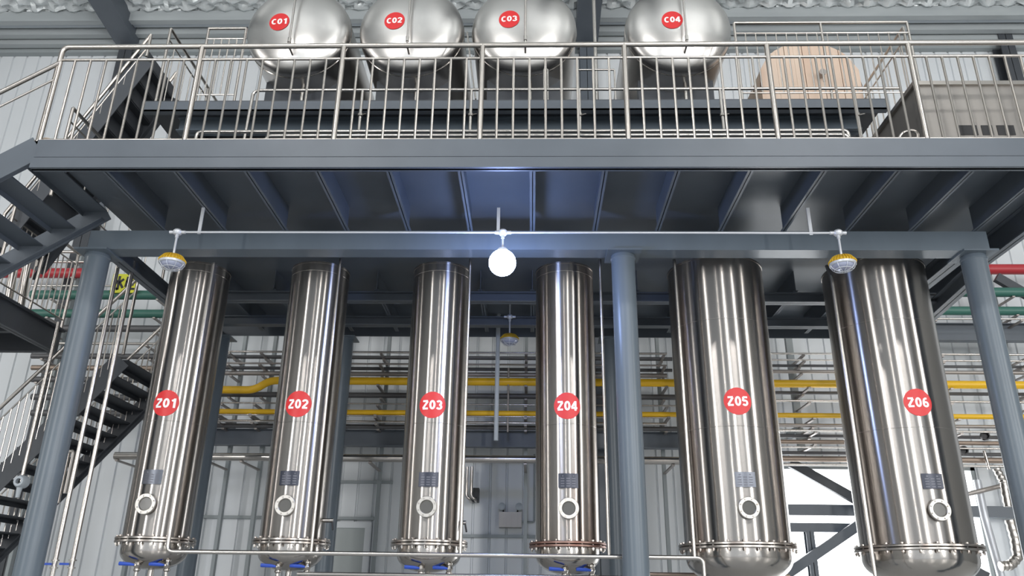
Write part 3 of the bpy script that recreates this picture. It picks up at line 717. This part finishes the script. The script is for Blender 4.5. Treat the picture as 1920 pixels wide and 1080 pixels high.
for y, r, m, x0, x1, Y, lab in RACK:
    a = P(x0, y, Y); b = P(x1, y, Y); z = P((x0+x1)/2, y, Y).z
    PL.append((a.x, b.x, Y, z, r))
    pipe([(a.x, Y, z), (b.x, Y, z)], r, m, lab, 'rack_pipe', group='pipes on the rear rack')
# thick yellow pipe with its offset
Y = 11.35; z = P(1100, 717, Y).z; zl = P(450, 731, Y).z
pipe([(P(395, 731, Y).x, Y, zl), (P(478, 731, Y).x, Y, zl), (P(505, 717, Y).x, Y, z), (P(1960, 717, Y).x, Y, z)], .057, 'yellow', 'thick yellow pipe crossing the whole rear, stepping down at its left end', 'gas_pipe', .12, n=20)
PL.append((P(505, 717, Y).x, P(1960, 717, Y).x, Y, z, .057))
Y = 11.3; z = P(1100, 776, Y).z; PL.append((P(385, 776, Y).x, P(1960, 776, Y).x, Y, z, .036))
pipe([(P(385, 776, Y).x, Y, z), (P(1960, 776, Y).x, Y, z)], .036, 'yellow', 'thinner yellow pipe crossing the whole rear, the lower of the two', 'gas_pipe', n=16)
Y = 11.2; z = P(700, 859, Y).z; PL.append((P(215, 859, Y).x, P(1275, 859, Y).x, Y, z, .055))
pipe([(P(215, 859, Y).x, Y, z), (P(1275, 859, Y).x, Y, z)], .055, 'pipe', 'fat shiny stainless pipe across the rear below the blue beam', 'steam_pipe', n=20)
Y = 11.75; z0 = P(800, 838, Y).z; z1 = P(800, 808, Y).z
tag(MB().hbeam((P(385, 820, Y).x, Y, (z0+z1)/2), (P(1290, 820, Y).x, Y, (z0+z1)/2), .14, z1-z0).build('rack_beam', 'paint'), 'blue grey horizontal beam behind the columns above the fat shiny pipe', 'beam')
Y = 11.75; z0 = P(1800, 640, Y).z; z1 = P(1800, 608, Y).z
tag(MB().hbeam((P(1700, 620, Y).x, Y, (z0+z1)/2), (P(1990, 620, Y).x, Y, (z0+z1)/2), .14, z1-z0).build('rack_beam', 'paint'), 'grey horizontal beam below the green pipes at the right', 'beam')
# rack uprights
for px, ya, lab in ((70, 900, 'rack upright at the far left behind the landing'), (275, 900, 'rack upright just left of column Z01'), (432, 0, 'thin rack upright right of column Z01'), (492, 0, 'rack upright just left of column Z02'),
               (716, 0, 'rack upright left of column Z03'), (986, 0, 'rack upright left of column Z04'), (1243, 0, 'rack upright left of column Z05'),
               (1503, 0, 'rack upright right of column Z05'), (1762, 0, 'rack upright right of column Z06'), (1925, 0, 'rack upright at the right edge, beyond the right round column')):
    c = P(px, 760, 11.75); R_ = px > 1400; wd = .05 if not R_ else .10; zb_ = wz + .1 if R_ and px < 1900 else 0; zt_ = P(px, 500 if px > 300 else 462, 11.75).z
    u = empty('rack_upright', (c.x, 11.98, zb_), lab, 'post', 'pipe rack uprights')
    MB().box((c.x-wd/2, 11.95, zb_), (c.x+wd/2, 12.03, zt_)).build('upright_bar', 'trim', u)
    if R_ and px < 1900: MB().box((c.x-.04, 12.03, zb_+.3), (c.x+.04, YW-.002, zb_+.4)).build('wall_bracket', 'trim', u); MB().box((c.x-.04, 12.03, zt_-.3), (c.x+.04, YW-.002, zt_-.2)).build('wall_bracket', 'trim', u)
    for (xa, xb_, Y, z, r) in PL:
        if min(xa, xb_) < c.x-.03 and max(xa, xb_) > c.x+.03 and z < zt_ and z > zb_: MB().box((c.x-.02, Y-r*.6, z-r-.022), (c.x+.02, 11.955, z-r+.001)).build('pipe_arm', 'pipedull', u)
# vertical bits in the middle
c = P(930, 820, 10.5); t_ = P(933, 600, 10.9)
pipe([(c.x, 10.5, P(930, 826, 10.5).z), (c.x, 10.5, ZD-.03)], .03, 'light', 'bluish vertical pipe hanging behind the lit lamp between Z03 and Z04', 'hanging_pipe')
c = P(952, 800, 11.33)
pipe([(c.x, 11.33, P(952, 810, 11.33).z), (c.x, 11.33, P(952, 690, 11.33).z)], .014, 'pipedull', 'thin vertical pipe right of the bluish hanging pipe between Z03 and Z04', 'hanging_pipe')
# twin bent pipes at x~878
for dx, lab in ((0, 'left one of two thin bent pipes on the rear wall right of Z03'), (9, 'right one of two thin bent pipes on the rear wall right of Z03')):
    p = P(876+dx, 875, 12.2); q = P(878+dx, 930, 12.2)
    pipe([(p.x, 12.2, p.z), (p.x, 12.2, q.z), (p.x+.06, 12.2, q.z-.05), (p.x+.06, 12.46, q.z-.05)], .022, 'rail', lab, 'bent_pipe', .04)
p = P(892, 928, 12.35)
tag(MB().box((p.x-.04, 12.3, p.z-.1), (p.x+.05, 12.48, p.z+.1)).box((p.x-.06, 12.28, p.z-.04), (p.x+.03, 12.34, p.z+.04)).build('wall_socket', 'black'), 'small black box on the rear wall right of column Z03', 'socket')
# emergency light
p = P(957, 975, 12.38)
e = empty('emergency_light', p, 'grey emergency light box with two round heads on the rear wall between Z03 and Z04', 'light')
MB().box((p.x-.17, 12.3, p.z-.11), (p.x+.17, 12.49, p.z+.11)).build('box', 'cab', e)
for s in (-1, 1):
    MB().tube([(p.x+s*.10, 12.36, p.z+.1), (p.x+s*.12, 12.32, p.z+.17)], .012, 8).build('bracket', 'black', e)
    MB().lathe([(.03, -.04), (.055, .0), (.055, .03), (.03, .045)], (p.x+s*.13, 12.32, p.z+.19), '-Y', 20).build('lamp_head', 'light', e)
MB().tube([(p.x+.17, 12.45, p.z-.02), (p.x+.36, 12.45, p.z-.02), (p.x+.36, 12.45, p.z+1.0)], .016, 8, .03).build('conduit', 'trim', e)

# ------------ steel bracing in front of the bright opening
Yb = 12.25
def brace(a, b, wpx, lab, Y=Yb, m='paintd', name='steel_brace'):
    A = P(*a, Y); B = P(*b, Y); return tag(MB().bar(A, B, .08, wpx/95, up=(0, 1, 0) if abs(a[0]-b[0]) < 2 else (0, 0, 1)).build(name, m), lab, 'beam')
zA = P(1540, 956, Yb).z; zB = P(1540, 989, Yb).z
for z, lab, hh in ((zA, 'upper dark horizontal beam across the bright opening', .16), (zB, 'lower dark horizontal beam across the bright opening', .13)):
    tag(MB().box((wx0-.2, Yb, z-hh/2), (wx1+.75 if z == zA else P(1625, 989, Yb).x, Yb+.1, z+hh/2)).build('opening_beam', 'paint'), lab, 'beam')
brace((1482, 868), (1625, 948), 13, 'dark diagonal brace falling right across the top of the bright opening', Y=12.1)
brace((1455, 1090), (1625, 974), 13, 'pale diagonal brace rising right across the bottom of the bright opening', Y=12.1, m='paint')
a = P(1518, 995, Yb)
tag(MB().hbeam((a.x, Yb+.05, 0), (a.x, Yb+.05, zB-.06), .12, .12, up=(0, 1, 0)).build('opening_post', 'paint'), 'grey post under the lower beam in the bright opening', 'post')
brace((1808, 1062), (1850, 1085), 16, 'dark short brace at the bottom right of the bright opening', Y=12.1)
# right: gusset beams under the platform corner
for a, b, lab in (((1838, 500), (1742, 588), 'grey diagonal strut under the platform between Z06 and the right round column'),):
    A = PZ(a[0], a[1], ZJ-.15); B = PZ(b[0], b[1], ZJ-.15)
    MB().hbeam(A, B, .12, .18).build('knee_strut', 'paint', plat)
A = P(1868, 520, 11.6); B = P(1990, 590, 11.6)
tag(MB().bar(A, B, .08, .14).build('diagonal_brace', 'paintd'), 'dark diagonal brace at the far right beside the red pipe', 'beam')
# right edge insulated pipework
def flex(pts, r, lab, n=40):
    pts = [P(*p) for p in pts]; q = []
    m = len(pts)-1
    for i in range(n+1):
        t = i/n*m; k = min(int(t), m-1); u = t-k; q.append(pts[k]*(1-u)+pts[k+1]*u)
    rr = [r*(1+.10*math.sin(i*2.2)) for i in range(len(q))]
    return tag(MB().tube(q, rr, 14).build('clad_pipe', 'rail'), lab, 'pipe')
flex([(1868, 878, 11.0), (1882, 905, 11.0), (1890, 950, 11.0)], .05, 'foil wrapped pipe bending down beside the right round column, upper piece', 20)
flex([(1893, 975, 11.0), (1903, 1010, 11.0), (1908, 1045, 11.0), (1895, 1060, 11.0), (1876, 1062, 11.0)], .06, 'foil wrapped elbow pipe at the lower right corner', 30)
pipe([P(1855, 880, 11.4), P(1845, 845, 11.4)], .02, 'rail', 'short leaning pipe stub below the rack at the right', 'stub_pipe')
pipe([P(1832, 900, 11.3), P(1846, 968, 11.3), P(1880, 1090, 11.3)], .05, 'conduit', 'pale vertical pipe at the right edge of the bright opening', 'drop_pipe', .0)
pipe([P(1812, 927, 11.2), P(1890, 908, 11.2)], .03, 'pipedull', 'dull pipe slanting up right in front of the bright opening', 'slanting_pipe')
pipe([P(1790, 885, 11.6), P(1808, 990, 11.6), P(1822, 1090, 11.6)], .045, 'conduit', 'pale vertical pipe in the right part of the bright opening', 'drop_pipe', .0)
for px, py, lab in ((1845, 818, 'upper dark oval opening on the pipes right of Z06'), (1805, 845, 'lower dark oval opening on the pipes right of Z06')):
    c = P(px, py, 11.36)
    tag(MB().lathe([(.045, -.02), (.06, .0), (.06, .05), (.045, .05), (.04, 0.02)], c, '-Y', 20).build('open_nozzle', 'black'), lab, 'nozzle')
# left side verticals
pipe([P(32, 470, 9.6), P(8, 608, 9.6)], .05, 'rail', 'thick pale vertical pipe at the far left behind the landing railing', 'insulated_pipe', n=16)
pipe([P(58, 460, 9.6), P(34, 606, 9.6)], .045, 'rail', 'thick pale vertical pipe right of its twin at the far left', 'insulated_pipe', n=16)
x1_ = P(52, 850, 8.2).x
r = empty('valve_pipe', (x1_, 8.2, 1), 'vertical pipe ending in a round valve left of the left round column', 'pipe')
zc_ = P(40, 903, 8.2).z; 
MB().tube([(x1_, 8.2, zc_), (x1_, 8.2, lz)], .018, 10).build('tube', 'pipe', r)
MB().lathe([(.03, -.05), (.065, -.05), (.065, .02), (.05, .05), (.028, .05), (.028, .0)], (x1_, 8.2, zc_), '-Y', 24, close=False).build('valve_body', 'light', r)
MB().tube([(x1_, 8.2, zc_-.05), (x1_, 8.2, zc_-.16)], [.03, .02], 10).build('outlet', 'light', r)
p = P(108, 943, 9.0 if False else 8.75); q = P(127, 846, 8.75); s_ = P(147, 825, 8.75); e_ = P(124, 925, 8.75)
pipe([(p.x, 8.75, p.z), (p.x, 8.75, q.z), (s_.x-.02, 8.75, q.z), (s_.x-.02, 8.75, e_.z)], .022, 'rail', 'pale inverted U pipe between the left round column and the twin drop pipes', 'bridge_pipe', .03)
# yellow hazard sign
a = P(202, 546, 11.3); b = P(258, 511, 11.3)
sg = empty('hazard_sign', ((a.x+b.x)/2, 11.3, a.z), 'yellow sign with black Chinese characters behind the twin drop pipes', 'sign')
MB().box((a.x, 11.36, a.z), (b.x, 11.385, b.z)).build('panel', 'sign', sg)
mb = MB(); wS = b.x-a.x; hS = b.z-a.z
def stroke(u0, v0, u1, v1, w_=.035):
    mb.bar((a.x+u0*wS, 11.357, a.z+v0*hS), (a.x+u1*wS, 11.357, a.z+v1*hS), w_, .006, up=(0, 1, 0))
for s in ((.27, .88, .27, .15), (.27, .15, .2, .25), (.08, .62, .22, .62), (.22, .62, .08, .28), (.45, .72, .3, .55), (.3, .55, .46, .25),
          (.6, .85, .56, .3), (.56, .6, .9, .6), (.75, .85, .75, .2), (.62, .2, .92, .2), (.66, .42, .86, .42)): stroke(*s)
mb.build('characters', 'black', sg)
# ================================================================== LAMPS on their conduit
YL = 6.73
def at(px, py): return P(px, py, YL)
zc = at(960, 436).z
cd_ = empty('lamp_conduit', at(960, 436), 'thin white conduit hung under the platform linking the three lamps', 'conduit')
MB().tube([(at(325, 439).x, YL, zc), (at(1574, 434).x, YL, zc)], .010, 10).build('conduit_tube', 'conduit', cd_)
for px in (373, 934, 1521):
    x = at(px, 432).x; MB().bar((x, YL+.012, zc-.012), (x, YL+.012, ZJ), .03, .012, up=(0, 1, 0)).build('hanger', 'conduit', cd_)
LX = ((333, 'left dark lamp with yellow finned housing hanging in front of column Z01', False), (943, 'glowing white lamp hanging in the middle between Z03 and Z04', True), (1571, 'right dark lamp with yellow finned housing hanging in front of column Z06', False))
def lamp(x, y, z, lab, lit, grp, stem=.20, k=1.0):
    r = empty('pendant_lamp', (x, y, z), lab, 'lamp', grp)
    MB().lathe([(.001, z+.028), (.03, z+.026), (.042, z+.012), (.042, z-.012), (.03, z-.028), (.001, z-.03)], (x, y, 0), n=20).tube([(x-.075, y, z), (x+.075, y, z)], .017, 12).build('junction_box', 'conduit', r)
    MB().tube([(x, y, z), (x, y, z-stem)], .011, 10).tube([(x, y, z-.02), (x, y, z-.06)], .017, 10).build('stem', 'conduit', r)
    zt = z - stem
    if lit: MB().lathe([(.001, zt+.075), (.04, zt+.07), (.06, zt+.04), (.06, zt+.02)], (x, y, 0), n=30).build('housing', 'conduit', r)
    else: h = MB().lathe([(.001, zt+.01), (.03, zt+.008), (.07, zt-.015), (.105, zt-.055), (.112, zt-.075), (.001, zt-.075)], (x, y, 0), n=36).build('housing', 'lampy', r)
    if not lit:
        f = MB()
        for q in range(28):
            a = 2*PI*q/28; d = Vector((math.cos(a), math.sin(a), 0)); t_ = Vector((-math.sin(a), math.cos(a), 0))*.003
            c = Vector((x, y, 0)); pts = [c+d*.05+Vector((0, 0, zt-.0)), c+d*.09+Vector((0, 0, zt-.015)), c+d*.125+Vector((0, 0, zt-.06)), c+d*.122+Vector((0, 0, zt-.075)), c+d*.05+Vector((0, 0, zt-.075))]
            f.add([p_-t_ for p_ in pts]+[p_+t_ for p_ in pts], [(0, 1, 2, 3, 4), (9, 8, 7, 6, 5)] + [(i_, i_+5, (i_+1) % 5+5, (i_+1) % 5) for i_ in range(5)])
        f.build('cooling_fins', 'lampy', h)
        MB().lathe([(.118, zt-.075), (.118, zt-.095), (.106, zt-.10), (.1, zt-.085)], (x, y, 0), n=36, close=False).build('rim', 'conduit', r)
    prof = [(.104*math.cos(a*PI/20), zt-.088-.055*math.sin(a*PI/20)) for a in range(0, 10)] + [(.001, zt-.143)]
    if lit: prof = [(.126*math.sin(a*PI/18), zt-.075+.126*math.cos(a*PI/18)) for a in range(1, 18)] + [(.001, zt-.201)]  # globe widened to take in the blown-out glare around the lamp
    prof.reverse(); MB().lathe(prof, (x, y, 0), n=32, close=False).build('glare_globe' if lit else 'glass_dome', 'lit' if lit else 'lampg', r)
    if lit: return r
    g = MB()
    for a0 in (0, PI/2, PI/4, 3*PI/4):
        g.tube([(x+math.cos(a0)*.112*math.cos(b_), y+math.sin(a0)*.112*math.cos(b_), zt-.09-.065*math.sin(b_)) for b_ in [PI*i_/12 for i_ in range(13)]], .003, 6)
    g.tube([(x+.08*math.cos(2*PI*i_/24), y+.08*math.sin(2*PI*i_/24), zt-.09-.048) for i_ in range(25)], .003, 6)
    g.build('wire_guard', 'conduit', r)
    return r
for px, lab, lit in LX: lamp(at(px, 436).x, YL, zc, lab, lit, 'pendant lamps on the white conduit', .235)
p = P(956, 594, 9.8)
lr = lamp(p.x, 9.8, p.z, 'faint second unlit lamp hanging further back, below the glowing lamp', False, None, .24)
MB().tube([(p.x, 9.8, p.z), (p.x, 9.8, ZD-.03)], .011, 8).build('drop_rod', 'conduit', lr)
